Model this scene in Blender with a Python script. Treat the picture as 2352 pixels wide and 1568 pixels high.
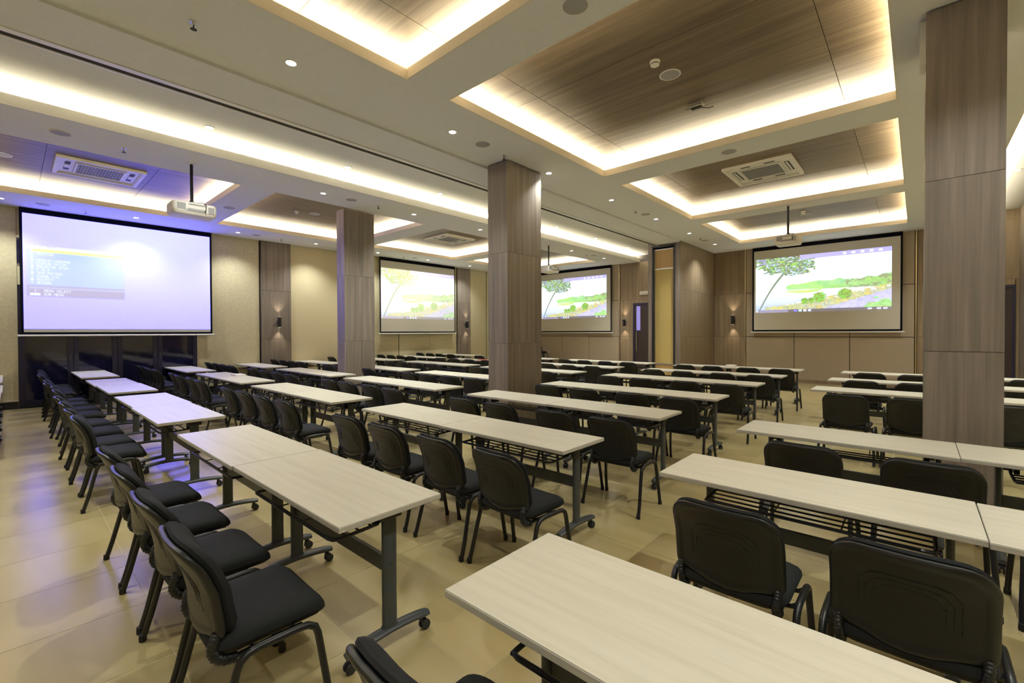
import bpy, bmesh, math, random
import numpy as np
from mathutils import Vector, Matrix
for o in list(bpy.data.objects): bpy.data.objects.remove(o, do_unlink=True)
S = bpy.context.scene; C = S.collection; PI = math.pi
RNG = random.Random(7)

# ------------------------------------------------------------------ camera, world, exposure
H = 4.317; HC = 4.57; LIP = 4.425; XW = -14.35; YW = 16.45; XR = 6.5; YB = -4.5
yaw, pitch, roll = 0.7310, -0.0120, -0.0040
fw = Vector((-math.sin(yaw)*math.cos(pitch), math.cos(yaw)*math.cos(pitch), math.sin(pitch)))
ri = Vector((math.cos(yaw), math.sin(yaw), 0)); up = ri.cross(fw)
ri, up = math.cos(roll)*ri + math.sin(roll)*up, -math.sin(roll)*ri + math.cos(roll)*up
cam = bpy.data.cameras.new('camera'); co = bpy.data.objects.new('camera', cam); C.objects.link(co)
M3 = Matrix((ri, up, -fw)).transposed(); co.matrix_world = Matrix.Translation((0, 0, 1.6)) @ M3.to_4x4()
cam.sensor_fit = 'HORIZONTAL'; cam.sensor_width = 36; cam.lens = 1037.5*36/2352
cam.shift_y = -(784-775.43)/2352; cam.clip_start = .05; cam.clip_end = 80
S.camera = co
W = bpy.data.worlds.new('world'); S.world = W; W.use_nodes = True
W.node_tree.nodes['Background'].inputs[0].default_value = (.9, .92, 1, 1); W.node_tree.nodes['Background'].inputs[1].default_value = .05
S.view_settings.view_transform = 'Standard'; S.view_settings.look = 'None'; S.view_settings.gamma = 1
S.view_settings.use_curve_mapping = False; S.view_settings.exposure = 0.0
COVE_W, BIG_W, DOWN_W = 27.0, 38.0, 175.0          # watts per metre of cove strip, watts per downlight
WARM = (1, .88, .63); DLC = (.98, 1, .95)

# ------------------------------------------------------------------ materials
def mat(name, base=(.5, .5, .5), rough=.6, metal=0, spec=.5, emit=None, es=1.0):
    m = bpy.data.materials.new(name); m.use_nodes = True; b = m.node_tree.nodes['Principled BSDF']
    b.inputs['Base Color'].default_value = (*base, 1); b.inputs['Roughness'].default_value = rough
    b.inputs['Metallic'].default_value = metal; b.inputs['Specular IOR Level'].default_value = spec
    if emit: b.inputs['Emission Color'].default_value = (*emit, 1); b.inputs['Emission Strength'].default_value = es
    return m
def N(m, t, **k):
    n = m.node_tree.nodes.new(t)
    for a, v in k.items(): setattr(n, a, v)
    return n
def grain(name, c1, c2, scale, rough=.5, bump=0.0, c3=None, rnd=.12, detail=5, spec=.4, rrange=None):
    """streaky laminate: noise stretched by the vector 'scale', a slow tone drift, a random tone per object"""
    m = mat(name, c1, rough, spec=spec); L = m.node_tree.links; b = m.node_tree.nodes['Principled BSDF']
    tc = N(m, 'ShaderNodeTexCoord'); mp = N(m, 'ShaderNodeMapping'); mp.inputs['Scale'].default_value = scale
    oi = N(m, 'ShaderNodeObjectInfo'); ml = N(m, 'ShaderNodeMath', operation='MULTIPLY'); ml.inputs[1].default_value = 37
    cb = N(m, 'ShaderNodeCombineXYZ'); L.new(oi.outputs['Random'], ml.inputs[0])
    for i in range(3): L.new(ml.outputs[0], cb.inputs[i])
    L.new(tc.outputs['Object'], mp.inputs['Vector']); L.new(cb.outputs[0], mp.inputs['Location'])
    n1 = N(m, 'ShaderNodeTexNoise'); n1.inputs['Scale'].default_value = 1; n1.inputs['Detail'].default_value = detail; n1.inputs['Roughness'].default_value = .62
    n1.inputs['Distortion'].default_value = .35
    L.new(mp.outputs[0], n1.inputs['Vector'])
    r = N(m, 'ShaderNodeValToRGB'); r.color_ramp.elements[0].position = .32; r.color_ramp.elements[1].position = .68
    r.color_ramp.elements[0].color = (*c1, 1); r.color_ramp.elements[1].color = (*c2, 1)
    if c3: e = r.color_ramp.elements.new(.5); e.color = (*c3, 1)
    L.new(n1.outputs['Fac'], r.inputs[0])
    hs = N(m, 'ShaderNodeHueSaturation'); mr = N(m, 'ShaderNodeMapRange'); mr.inputs['To Min'].default_value = 1-rnd; mr.inputs['To Max'].default_value = 1+rnd
    L.new(oi.outputs['Random'], mr.inputs[0]); L.new(mr.outputs[0], hs.inputs['Value']); L.new(r.outputs[0], hs.inputs['Color'])
    L.new(hs.outputs[0], b.inputs['Base Color'])
    if bump:
        bp = N(m, 'ShaderNodeBump'); bp.inputs['Strength'].default_value = bump; bp.inputs['Distance'].default_value = .002
        L.new(n1.outputs['Fac'], bp.inputs['Height']); L.new(bp.outputs[0], b.inputs['Normal'])
    return m
def weave(name, base, sc=220, rough=.85, amt=.12, spec=.2, bump=.15):
    m = mat(name, base, rough, spec=spec); L = m.node_tree.links; b = m.node_tree.nodes['Principled BSDF']
    tc = N(m, 'ShaderNodeTexCoord'); n1 = N(m, 'ShaderNodeTexNoise'); n1.inputs['Scale'].default_value = sc; n1.inputs['Detail'].default_value = 3
    L.new(tc.outputs['Object'], n1.inputs['Vector'])
    r = N(m, 'ShaderNodeValToRGB'); r.color_ramp.elements[0].position = .3; r.color_ramp.elements[1].position = .7
    r.color_ramp.elements[0].color = (*[c*(1-amt) for c in base], 1); r.color_ramp.elements[1].color = (*[min(1, c*(1+amt)) for c in base], 1)
    L.new(n1.outputs['Fac'], r.inputs[0]); L.new(r.outputs[0], b.inputs['Base Color'])
    bp = N(m, 'ShaderNodeBump'); bp.inputs['Strength'].default_value = bump; bp.inputs['Distance'].default_value = .002
    L.new(n1.outputs['Fac'], bp.inputs['Height']); L.new(bp.outputs[0], b.inputs['Normal'])
    return m
MT = {}
MT['ceil'] = weave('ceiling_paint', (.735, .75, .755), 30, .8, .02, bump=.02)
MT['lip'] = mat('lip_paint', (.74, .71, .64), .7)
MT['woodceil'] = grain('ceiling_laminate', (.108, .078, .045), (.20, .152, .094), (.55, 11, 11), .5, c3=(.148, .108, .065), rnd=.05)
MT['woodceil_y'] = grain('ceiling_laminate_across', (.108, .078, .05), (.20, .152, .10), (11, .55, 11), .5, c3=(.148, .108, .07), rnd=.05)
MT['woodcol'] = grain('pillar_laminate', (.165, .14, .115), (.28, .24, .20), (17, 17, .45), .5, c3=(.22, .185, .152), rnd=.05)
MT['woodwall'] = grain('wall_laminate', (.20, .145, .09), (.31, .235, .155), (13, 13, .4), .5, c3=(.25, .19, .12), rnd=.05)
MT['beige'] = weave('beige_wall_panel', (.40, .335, .25), 60, .7, .03, bump=.02)
MT['paper'] = weave('tan_fabric_wallpaper', (.60, .545, .36), 14, .85, .07, bump=.1)
MT['paper2'] = weave('tan_smooth_wallpaper', (.68, .60, .39), 40, .8, .03, bump=.03)
MT['dark'] = mat('dark_reveal', (.03, .024, .02), .7)
MT['brass'] = mat('brass_trim', (.75, .62, .38), .3, 1)
MT['alu'] = mat('satin_aluminium', (.72, .72, .70), .35, 1)
MT['trackw'] = mat('track_enamel', (.88, .88, .84), .35)
MT['white'] = mat('white_plastic', (.78, .76, .70), .5)
MT['grille'] = mat('grey_grille', (.36, .36, .36), .7)
MT['grille_d'] = mat('dark_grille', (.05, .05, .055), .7)
MT['black'] = mat('black_metal', (.015, .015, .018), .45)
MT['glass'] = mat('dark_glass', (.008, .008, .035), .05, spec=.7)  # blue in the base colour stands in for reflections of bluish-lit surfaces
MT['fr'] = mat('dark_door_frame', (.018, .017, .045), .35)  # bluish base colour stands in for the projection light on the frames
MT['skirt'] = mat('dark_skirting', (.02, .022, .026), .35)
MT['panelgold'] = weave('gold_partition_fabric', (.56, .44, .17), 90, .8, .03)
MT['panelwood'] = grain('partition_laminate', (.46, .30, .11), (.56, .38, .16), (16, 16, .7), .5, rnd=.02)
MT['screen'] = mat('screen_fabric', (.62, .60, .52), .9)
MT['sborder'] = mat('screen_border', (.006, .006, .012), .85, spec=.1)
MT['steel'] = mat('grey_powder_coat', (.052, .06, .064), .38, spec=.5)
MT['rod'] = mat('black_rod', (.012, .014, .02), .3)
MT['caster'] = mat('caster_rubber', (.02, .021, .023), .5)
MT['fabric'] = weave('black_seat_fabric', (.0125, .014, .0148), 900, .85, .35, spec=.25, bump=.25)
MT['plastic'] = mat('black_plastic', (.0095, .0115, .0125), .40, spec=.45)
MT['tube'] = mat('black_tube', (.012, .013, .014), .35)
MT['rubber'] = mat('rubber', (.010, .010, .010), .7)
MT['top'] = grain('pale_laminate', (.55, .52, .42), (.63, .60, .50), (1.3, 26, 26), .40, c3=(.60, .57, .465), rnd=.03, detail=7, spec=.4)
MT['edge'] = grain('pale_edge_band', (.46, .44, .38), (.58, .56, .49), (2, 90, 90), .5, rnd=.03)
MT['tile'] = grain('floor_tile', (.405, .325, .15), (.475, .39, .20), (.8, 3.5, 1), .24, c3=(.44, .36, .173), rnd=.018, detail=2, spec=.5)
MT['grout'] = mat('pale_grout', (.60, .54, .38), .8)
MT['lens'] = mat('lamp_lens', (1, 1, 1), .5, emit=(1, .96, .86), es=14)
MT['glowup'] = mat('sconce_lens', (1, 1, 1), .5, emit=(1, .86, .7), es=6)
MT['paperw'] = mat('white_paper', (.8, .78, .72), .8)
MT['red'] = mat('red_cover', (.55, .06, .04), .5)

# ------------------------------------------------------------------ mesh helpers
class MB:
    def __init__(s): s.v = []; s.f = []; s.m = []; s.cur = 0; s.sm = []; s.smooth = False
    def add(s, vs, fs):
        n = len(s.v); s.v += [tuple(v) for v in vs]
        for f in fs: s.f.append(tuple(i+n for i in f)); s.m.append(s.cur); s.sm.append(s.smooth)
        return s
    def box(s, x0, x1, y0, y1, z0, z1, b=0):
        if b <= 0:
            return s.add([(x0, y0, z0), (x1, y0, z0), (x1, y1, z0), (x0, y1, z0), (x0, y0, z1), (x1, y0, z1), (x1, y1, z1), (x0, y1, z1)],
                         [(0, 3, 2, 1), (4, 5, 6, 7), (0, 1, 5, 4), (1, 2, 6, 5), (2, 3, 7, 6), (3, 0, 4, 7)])
        # chamfered along z edges and top/bottom rims
        def ring(d, z): return [(x0+d+b2, y0+d, z) for b2 in (0,)] and [
            (x0+d+b, y0+d, z), (x1-d-b, y0+d, z), (x1-d, y0+d+b, z), (x1-d, y1-d-b, z), (x1-d-b, y1-d, z), (x0+d+b, y1-d, z), (x0+d, y1-d-b, z), (x0+d, y0+d+b, z)]
        R = [ring(b*.7, z0), ring(0, z0+b), ring(0, z1-b), ring(b*.7, z1)]
        return s.loft(R)
    def loft(s, R, cap=True, closed=True):
        n = len(R[0]); vs = [p for r in R for p in r]; fs = []
        for k in range(len(R)-1):
            for i in range(n if closed else n-1):
                j = (i+1) % n; fs.append((k*n+i, k*n+j, (k+1)*n+j, (k+1)*n+i))
        if cap: fs.append(tuple(range(n-1, -1, -1))); fs.append(tuple((len(R)-1)*n+i for i in range(n)))
        return s.add(vs, fs)
    def tube(s, pts, r, n=8, sx=1.0, ref=None, cap=True):
        """sweep; r a number or list; sx squashes the first section axis"""
        P = [Vector(p) for p in pts]; R = []; rr = r if isinstance(r, (list, tuple)) else [r]*len(P)
        t0 = (P[1]-P[0]).normalized(); a = Vector(ref) if ref else (Vector((0, 0, 1)) if abs(t0.z) < .9 else Vector((1, 0, 0)))
        u = (a - t0*a.dot(t0)).normalized()
        for i, p in enumerate(P):
            t = ((P[min(i+1, len(P)-1)]-P[max(i-1, 0)])).normalized()
            u = (u - t*u.dot(t)).normalized(); w = t.cross(u)
            R.append([tuple(p + (u*math.cos(2*PI*k/n)*sx + w*math.sin(2*PI*k/n))*rr[i]) for k in range(n)])
        return s.loft(R, cap)
    def lathe(s, prof, c=(0, 0, 0), n=16, axis='z', flip=False):
        R = []
        for (r, h) in prof:
            ring = []
            for k in range(n):
                a = 2*PI*k/n; x, y = r*math.cos(a), r*math.sin(a)
                p = (x, y, h) if axis == 'z' else ((h, x, y) if axis == 'x' else (x, h, y))
                ring.append((p[0]+c[0], p[1]+c[1], p[2]+c[2]))
            R.append(ring)
        return s.loft(R)
    def pad(s, w, h, r, rings, fn, ns=6, rb=None):
        """rounded-rectangle pad from inset/offset rings mapped by fn(a, b, t)"""
        R = []
        for (d, t) in rings:
            ww, hh = w/2-d, h/2-d; pts = []
            for (qx, qy, a0) in ((1, 1, 0), (-1, 1, PI/2), (-1, -1, PI), (1, -1, 1.5*PI)):
                rr = max((r if qy > 0 or rb is None else rb)-d*.8, .004); cx, cy = qx*(ww-rr), qy*(hh-rr)
                for k in range(ns+1):
                    a = a0+PI/2*k/ns; pts.append((cx+rr*math.cos(a), cy+rr*math.sin(a)))
                # a midpoint on the straight so that curved surfaces follow
                if a0 == 0: pts += [(ww*.4, hh), (0, hh), (-ww*.4, hh)]
                elif a0 == PI: pts += [(-ww*.6, -hh), (-ww*.3, -hh), (0, -hh), (ww*.3, -hh), (ww*.6, -hh)]
                else: pts.append((-ww if a0 < 2 else ww, 0))
            R.append([fn(a, b, t) for a, b in pts])
        return s.loft(R)
    def build(s, name, m=None, parent=None, smooth=False, link=True, loc=None):
        me = bpy.data.meshes.new(name); me.from_pydata(s.v, [], s.f); me.update()
        ms = m if isinstance(m, (list, tuple)) else [m]
        for q in ms: me.materials.append(MT[q] if isinstance(q, str) else q)
        if len(ms) > 1: me.polygons.foreach_set('material_index', s.m)
        bm = bmesh.new(); bm.from_mesh(me); bmesh.ops.recalc_face_normals(bm, faces=bm.faces); bm.to_mesh(me); bm.free()
        if smooth:
            me.polygons.foreach_set('use_smooth', [True]*len(me.polygons))
            try: me.set_sharp_from_angle(angle=math.radians(42))
            except Exception: pass
        o = bpy.data.objects.new(name, me); C.objects.link(o)
        if parent: o.parent = parent
        if loc: o.location = loc
        return o
def tag(o, label=None, cat=None, group=None, kind=None):
    if label: o['label'] = label
    if cat: o['category'] = cat
    if group: o['group'] = group
    if kind: o['kind'] = kind
    return o
def empty(name, loc=(0, 0, 0), rz=0):
    o = bpy.data.objects.new(name, None); o.empty_display_size = .1; C.objects.link(o); o.location = loc; o.rotation_euler = (0, 0, rz); return o
def kids(o): return list(KID.get(o.name, []))
KID = {}
def reg(root):
    """remember the tree under a prototype so that copies need no searching"""
    for o in bpy.data.objects:
        if o.parent: KID.setdefault(o.parent.name, [])
    for o in bpy.data.objects:
        if o.parent and o not in KID[o.parent.name]: KID[o.parent.name].append(o)
def copy_tree(o, parent=None, skip=()):
    c = o.copy(); C.objects.link(c)
    if parent: c.parent = parent
    for ch in kids(o):
        if ch.name.split('.')[0] in skip: continue
        copy_tree(ch, c, skip)
    return c
def bx(name, m, a, parent=None, b=0): return MB().box(*a, b=b).build(name, m, parent)
def arc(c, r, a0, a1, n, f): return [f(c[0]+r*math.cos(a0+(a1-a0)*k/n), c[1]+r*math.sin(a0+(a1-a0)*k/n)) for k in range(n+1)]

# ------------------------------------------------------------------ room shell
floor = tag(bx('floor', 'grout', (XW-.2, XR, YB, YW+.2, -.06, -.0018)), 'beige stone-look floor tiles with thin pale joints', kind='structure')
TS = .64
def tile_mesh(g=.0016):
    h = TS/2-g; return MB().add([(-h, -h, -.02), (h, -h, -.02), (h, h, -.02), (-h, h, -.02), (-h, -h, 0), (h, -h, 0), (h, h, 0), (-h, h, 0)],
        [(4, 5, 6, 7), (0, 1, 5, 4), (1, 2, 6, 5), (2, 3, 7, 6), (3, 0, 4, 7)])
tl = tile_mesh().build('tile', 'tile', floor); tm = tl.data
cells = []
for i in range(-19, 11):
    for j in range(-7, 26):
        cx_, cy_ = -2.135+TS*i+TS/2, .54+TS*j+TS/2
        if cx_ < XW-.3 or cx_ > XR-.3 or cy_ < YB or cy_ > YW+.2: continue
        v = Vector((cx_, cy_, -1.6)); d = v.dot(fw); sx = abs(v.dot(ri)/d) if d > .3 else 9; sy = (v.dot(up)/d) if d > .3 else -9
        vis = d > .3 and sx < 1.25 and sy > -.9
        cells.append((0 if vis else 1, v.length, cx_, cy_))
cells.sort(); rest = MB(); first = True
for k, (_, _, x, y) in enumerate(cells):
    if k < 300:
        o = tl if first else tl.copy()
        if not first: C.objects.link(o)
        first = False; o.location = (x, y, 0); o.rotation_euler.z = PI/2*0
    else:
        b = tile_mesh(); rest.add([(p[0]+x, p[1]+y, p[2]) for p in b.v], b.f)
tag(rest.build('tile', 'tile', floor), kind='stuff')

CX0, CX1 = -4.09, -.19; LX0, LX1 = -12.93, -9.23; YC = [(-.62, 2.885), (3.475, 6.995), (7.61, 11.15), (11.73, 15.18)]
BIGL, BEAM, TRK, RCV = -8.035, -5.28, -6.15, .98
ceil = empty('ceiling'); tag(ceil, 'white plaster ceiling with lit wood-lined coffers', kind='structure')
sf = MB()
def strips(x0, x1, ox0, ox1, zt=H+.04):
    ys = [YB] + [q for p in YC for q in p] + [YW]
    for k in range(0, len(ys), 2): sf.box(x0, x1, ys[k], ys[k+1], H, zt)
    for (a, b) in YC: sf.box(x0, ox0, a, b, H, zt); sf.box(ox1, x1, a, b, H, zt)
strips(BEAM, RCV, CX0, CX1); strips(XW-.05, BIGL, LX0, LX1)
sf.box(3.2, XR, YB, YW, H, H+.04)
sf.build('soffit', 'ceil', ceil)
lip = MB(); rec = MB()
for (x0, x1) in ((CX0, CX1), (LX0, LX1)):
    for (y0, y1) in YC:
        t = .018
        i = .004; zb = H-.001
        lip.box(x0-t, x0+i, y0-t, y1+t, zb, LIP); lip.box(x1-i, x1+t, y0-t, y1+t, zb, LIP); lip.box(x0+i, x1-i, y0-t, y0+i, zb, LIP); lip.box(x0+i, x1-i, y1-i, y1+t, zb, LIP)
        e = .26
        rec.box(x0-e-.02, x0-e, y0-e, y1+e, H+.04, HC+.03); rec.box(x1+e, x1+e+.02, y0-e, y1+e, H+.04, HC+.03)
        rec.box(x0-e, x1+e, y0-e-.02, y0-e, H+.04, HC+.03); rec.box(x0-e, x1+e, y1+e, y1+e+.02, H+.04, HC+.03)
lip.box(BIGL-.018, BIGL+.004, YB, YW-.02, H-.001, LIP+.03); lip.box(RCV-.02, RCV+.004, YB, YW-.02, H-.001, LIP)
lip.build('cove_lip', 'lip', ceil)
rec.box(BIGL-.32, BIGL-.30, YB, YW, H+.04, HC+.02); rec.box(RCV-.32, RCV-.30, YB, YW, H+.04, HC+.02); rec.box(3.18, 3.2, YB, YW, H, HC+.02)
rec.build('recess_side', 'lip', ceil)
hi = MB(); hi.box(BIGL-.32, -5.9, YB, YW, HC, HC+.03); hi.box(RCV-.32, 3.2, YB, YW, HC, HC+.03); hi.build('raised_ceiling', 'ceil', ceil)
bx('roof_slab', 'dark', (XW-.3, XR, YB, YW+.2, 4.75, 4.85), ceil)
bm_ = MB(); bm_.box(-5.93, BEAM, YB, 13.42, 4.283, HC); bm_.build('beam_casing', 'ceil', ceil)
tk = MB(); tk.box(-6.02, -5.94, YB, 13.5, 4.275, 4.36); tk.box(-6.15, -6.12, YB, 13.5, 4.28, 4.36); tk.box(-6.15, -5.93, YB, 13.5, 4.36, 4.40); tk.build('partition_track', 'trackw', ceil)
bx('track_groove', 'dark', (-6.119, -6.021, YB, 13.5, 4.29, 4.30), ceil)
hi2 = MB(); hi2.box(-6.15, -5.93, YB, 13.5, 4.40, HC); hi2.build('track_backing', 'ceil', ceil)
# wood panels in the coffers, one object per sheet
def coffer_panels(x0, x1, y0, y1, xs, ys, m):
    X = [x0-.26] + xs + [x1+.26]; Y = [y0-.26] + ys + [y1+.26]; g = .003
    for a, b in zip(X, X[1:]):
        for c, d in zip(Y, Y[1:]): bx('wood_panel', m, (a+g, b-g, c+g, d-g, HC, HC+.018), ceil)
for k, (y0, y1) in enumerate(YC):
    yc = (y0+y1)/2
    sy = [1.83] if k == 0 else [yc-.71, yc+.71]
    if k == 0: sy = [.44, 1.83]
    coffer_panels(CX0, CX1, y0, y1, [-3.585, -.71], sy, 'woodceil'); bx('panel_backing', 'dark', (CX0-.26, CX1+.26, y0-.26, y1+.26, HC+.019, HC+.03), ceil)
    coffer_panels(LX0, LX1, y0, y1, [-12.4, -9.75] if k else [-12.9], [.44, 1.86] if k == 0 else [yc-.71, yc+.71], 'woodceil_y'); bx('panel_backing', 'dark', (LX0-.26, LX1+.26, y0-.26, y1+.26, HC+.019, HC+.03), ceil)

def area(name, loc, sx, sy, w, col, up_=True, rot=None):
    l = bpy.data.lights.new(name, 'AREA'); l.shape = 'RECTANGLE'; l.size = sx; l.size_y = sy; l.energy = w; l.color = col
    o = bpy.data.objects.new(name, l); C.objects.link(o); o.location = loc; o.rotation_euler = rot or ((PI, 0, 0) if up_ else (0, 0, 0)); return o
for (x0, x1) in ((CX0, CX1), (LX0, LX1)):
    for (y0, y1) in YC:
        e = .11; z = LIP-.014
        for x in (x0-e, x1+e): area('cove_light', (x, (y0+y1)/2, z), .04, y1-y0+.2, COVE_W*(y1-y0), WARM)
        for y in (y0-e, y1+e): area('cove_light', ((x0+x1)/2, y, z), x1-x0+.2, .04, COVE_W*(x1-x0), WARM)
for x in (BIGL-.13, RCV-.12): area('cove_light', (x, (YB+YW)/2, LIP+(.012 if x < 0 else -.02)), .05, YW-YB-.1, BIG_W*(YW-YB), WARM)

# walls ------------------------------------------------------------
def wall(name, label, a, m='dark'):
    return tag(bx(name, m, a), label, kind='structure')
def sheet(par, m, a, name='wall_panel', g=.003):
    """a board proud of its wall, its joints open by g"""
    x0, x1, y0, y1, z0, z1 = a
    if abs(x1-x0) < abs(y1-y0): y0 += g; y1 -= g
    else: x0 += g; x1 -= g
    z0 += g if z0 > .01 else 0; z1 -= g if z1 < H-.01 else 0
    return bx(name, m, (x0, x1, y0, y1, z0, z1), par)
wl = wall('wall_left', 'long wall with tan wallpaper, wood pilasters and dark glass doors', (XW-.25, XW-.02, YB, YW+.2, 0, 4.75))
J = [0, 1.43, 2.87, H]
sheet(wl, 'paper', (XW-.02, XW, YB, .14, 0, H)); sheet(wl, 'paper', (XW-.02, XW, 3.37, 4.92, 0, H)); sheet(wl, 'paper2', (XW-.02, XW, 5.82, 8.3, 0, H))
for a, b in ((8.3, 9.68), (9.71, 11.12), (11.12, 12.52)): sheet(wl, 'paper', (XW-.02, XW, a, b, 0, H))
sheet(wl, 'paper', (XW-.02, XW, 13.3, 14.27, 0, H)); sheet(wl, 'paper', (XW-.02, XW, 14.31, YW, 0, H))
for a, b in ((4.96, 5.80), (12.54, 13.28)):
    for z0, z1 in zip(J, J[1:]): sheet(wl, 'woodcol', (XW-.02, XW+.06, a, b, z0, z1), 'wood_panel')
sheet(wl, 'paper', (XW-.02, XW, .14, 3.37, 3.72, H)); sheet(wl, 'paper', (XW-.02, XW, .14, 3.37, 2.66, 3.06))
gl = MB(); gl.box(XW-.015, XW-.01, .14, 3.37, 3.06, 3.72); gl.build('transom_glass', 'glass', wl)
ed = [.14, .985, 1.75, 2.525, 3.37]
for k in range(4):
    d = MB(); a, b = ed[k]+.004, ed[k+1]-.004; t = .09
    d.box(XW-.015, XW+.03, a, a+t, .02, 2.64); d.box(XW-.015, XW+.03, b-t, b, .02, 2.64); d.box(XW-.015, XW+.03, a+t, b-t, .02, .16); d.box(XW-.015, XW+.03, a+t, b-t, 2.5, 2.64)
    o = tag(d.build('door_%d' % (k+1), 'fr'), ['dark framed glass door leaf under the menu screen, farthest from the pilaster', 'dark framed glass door leaf under the menu screen, second from its far end',
        'dark framed glass door leaf under the menu screen, third from its far end', 'dark framed glass door leaf under the menu screen, nearest the pilaster'][k], kind='structure')
    bx('pane', 'glass', (XW+.0, XW+.01, a+t, b-t, .16, 2.5), o)
    bx('handle', 'steel', (XW+.03, XW+.045, (b-t/2 if k % 2 == 0 else a+t/2)-.012, (b-t/2 if k % 2 == 0 else a+t/2)+.012, 1.02, 1.14), o)
bl = tag(MB().box(XW, XW+.025, YB, .13, 0, .16).box(XW, XW+.025, 3.38, 4.95, 0, .16).box(XW, XW+.025, 5.82, 12.5, 0, .16).box(XW, XW+.025, 13.3, YW-.03, 0, .16).build('baseboard_left', 'skirt'),
    'dark skirting board with a thin metal top edge', kind='structure')
MB().box(XW, XW+.03, YB, .13, .16, .185).box(XW, XW+.03, 3.38, 4.95, .16, .185).box(XW, XW+.03, 5.82, 12.5, .16, .185).build('metal_edge', 'alu', bl)

wf = wall('wall_far', 'end wall with wood and beige panels behind the landscape screens', (XW-.3, XR, YW+.02, YW+.25, 0, 4.75))
def wood_run(xs, zs=J, par=None, m='woodwall'):
    for a, b in zip(xs, xs[1:]):
        for z0, z1 in zip(zs, zs[1:]): sheet(par or wf, m, (a, b, YW, YW+.02, z0, z1), 'wood_panel')
wood_run([XW, -13.1]); wood_run([-8.90, -8.34]); wood_run([-6.98, -6.3, -5.28])
sheet(wf, 'woodwall', (-8.34, -6.98, YW, YW+.02, 2.87, H), 'wood_panel'); sheet(wf, 'woodwall', (-8.34, -6.98, YW, YW+.02, 2.72, 2.87), 'wood_panel')
wood_run([-5.27, -4.29]); wood_run([.0, .70]); 
for z0, z1 in ((2.87, 4.32), (4.32, HC)): sheet(wf, 'woodwall', (.70, 3.2, YW, YW+.02, z0, z1), 'wood_panel')
sheet(wf, 'woodwall', (.70, 1.80, YW, YW+.02, 2.72, 2.87), 'wood_panel'); sheet(wf, 'woodwall', (1.78, 3.2, YW, YW+.02, 0, 2.87), 'wood_panel'); sheet(wf, 'woodwall', (3.2, XR, YW, YW+.02, 0, H), 'wood_panel')
for xs in ([-13.05, -11.75, -10.35, -8.95], [-4.25, -2.865, -1.467, -.05]):
    for a, b in zip(xs, xs[1:]):
        for z0, z1 in ((0, 1.425), (1.425, 2.87), (2.87, H)): sheet(wf, 'beige', (a, b, YW-.025, YW+.02, z0, z1), 'beige_panel', .009)
for x in (-13.08, -8.925, -4.27, -.025): bx('metal_trim', 'brass', (x-.014, x+.014, YW-.035, YW+.02, .1, H), wf)
def dark_door(n, x0, x1, label, slit):
    d = MB(); d.box(x0, x0+.06, YW-.02, YW+.04, 0, 2.72).box(x1-.06, x1, YW-.02, YW+.04, 0, 2.72).box(x0+.06, x1-.06, YW-.02, YW+.04, 2.66, 2.72)
    o = tag(d.build('door_%d' % n, 'fr'), label, kind='structure'); lf = MB(); xm = (x0+x1)/2
    for a, b in ((x0+.06, xm-.003), (xm+.003, x1-.06)): lf.box(a, b, YW+.0, YW+.035, .01, 2.655)
    lf.build('door_leaf', MD, o)
    if slit:
        bx('vision_pane', MS, (x0+.14, x0+.30, YW-.006, YW+.002, 1.66, 2.6), o)
        MB().tube([(x0+.16, YW-.0, .85), (x0+.16, YW-.05, .88), (x0+.16, YW-.05, 1.58), (x0+.16, YW-.0, 1.61)], .014).build('pull_handle', 'alu', o, smooth=True)
MD = mat('dark_brown_door', (.035, .022, .018), .5); MS = mat('lit_vision_pane', (.2, .2, .4), .2, emit=(.32, .27, .75), es=.55)
dark_door(5, -8.33, -7.0, 'dark brown door with a tall narrow lit pane beside the folded partition', True)
dark_door(6, .72, 1.79, 'plain dark door glimpsed past the nearest pillar', False)
tag(bx('baseboard_far', 'woodwall', (-4.29, -.0, YW-.045, YW-.025, 0, .1)), 'low beige skirting below the beige panels', kind='structure')

# pocket for the folded partition
pk = tag(MB().box(-6.30, -6.18, 13.45, YW-.04, 0, HC).box(-5.44, -5.285, 13.45, YW-.04, 0, 4.34).box(-6.18, -5.44, 14.05, YW-.04, 0, HC).box(-6.18, -5.44, 13.45, 14.05, 4.25, HC).build('wall_pocket', 'woodcol'),
    'wood-clad pocket holding the folded partition', kind='structure')
for z0, z1 in zip(J, J[1:]):
    sheet(pk, 'woodwall', (-5.285, -5.27, 13.45, YW-.04, z0, z1), 'wood_panel')
bx('dark_frame', 'black', (-6.18, -6.14, 13.44, 13.52, 0, 4.25), pk); bx('dark_frame', 'black', (-5.50, -5.44, 13.44, 13.52, 0, 4.25), pk); bx('dark_frame', 'black', (-6.14, -5.50, 13.44, 13.52, 4.2, 4.25), pk)
pp = empty('folding_partition', (-5.82, 13.56, 0)); tag(pp, 'gold fabric folding partition leaf parked in its wood pocket', 'partition')
MB().box(-.30, .30, -.0, .09, .03, .16).build('kick_plate', 'alu', pp)
bx('fabric_panel', 'panelgold', (-.285, .285, -.012, .09, .62, 3.53), pp); bx('lower_panel', 'panelwood', (-.285, .285, -.012, .09, .16, .59), pp); bx('upper_panel', 'panelwood', (-.285, .285, -.012, .09, 3.56, 4.13), pp)
MB().box(-.315, -.285, -.03, .1, .03, 4.16).box(.285, .315, -.03, .1, .03, 4.16).box(-.285, .285, -.03, .1, 4.13, 4.16).box(-.285, .285, -.03, .1, 3.53, 3.56).box(-.285, .285, -.03, .1, .59, .62).build('metal_frame', 'alu', pp)

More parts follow.
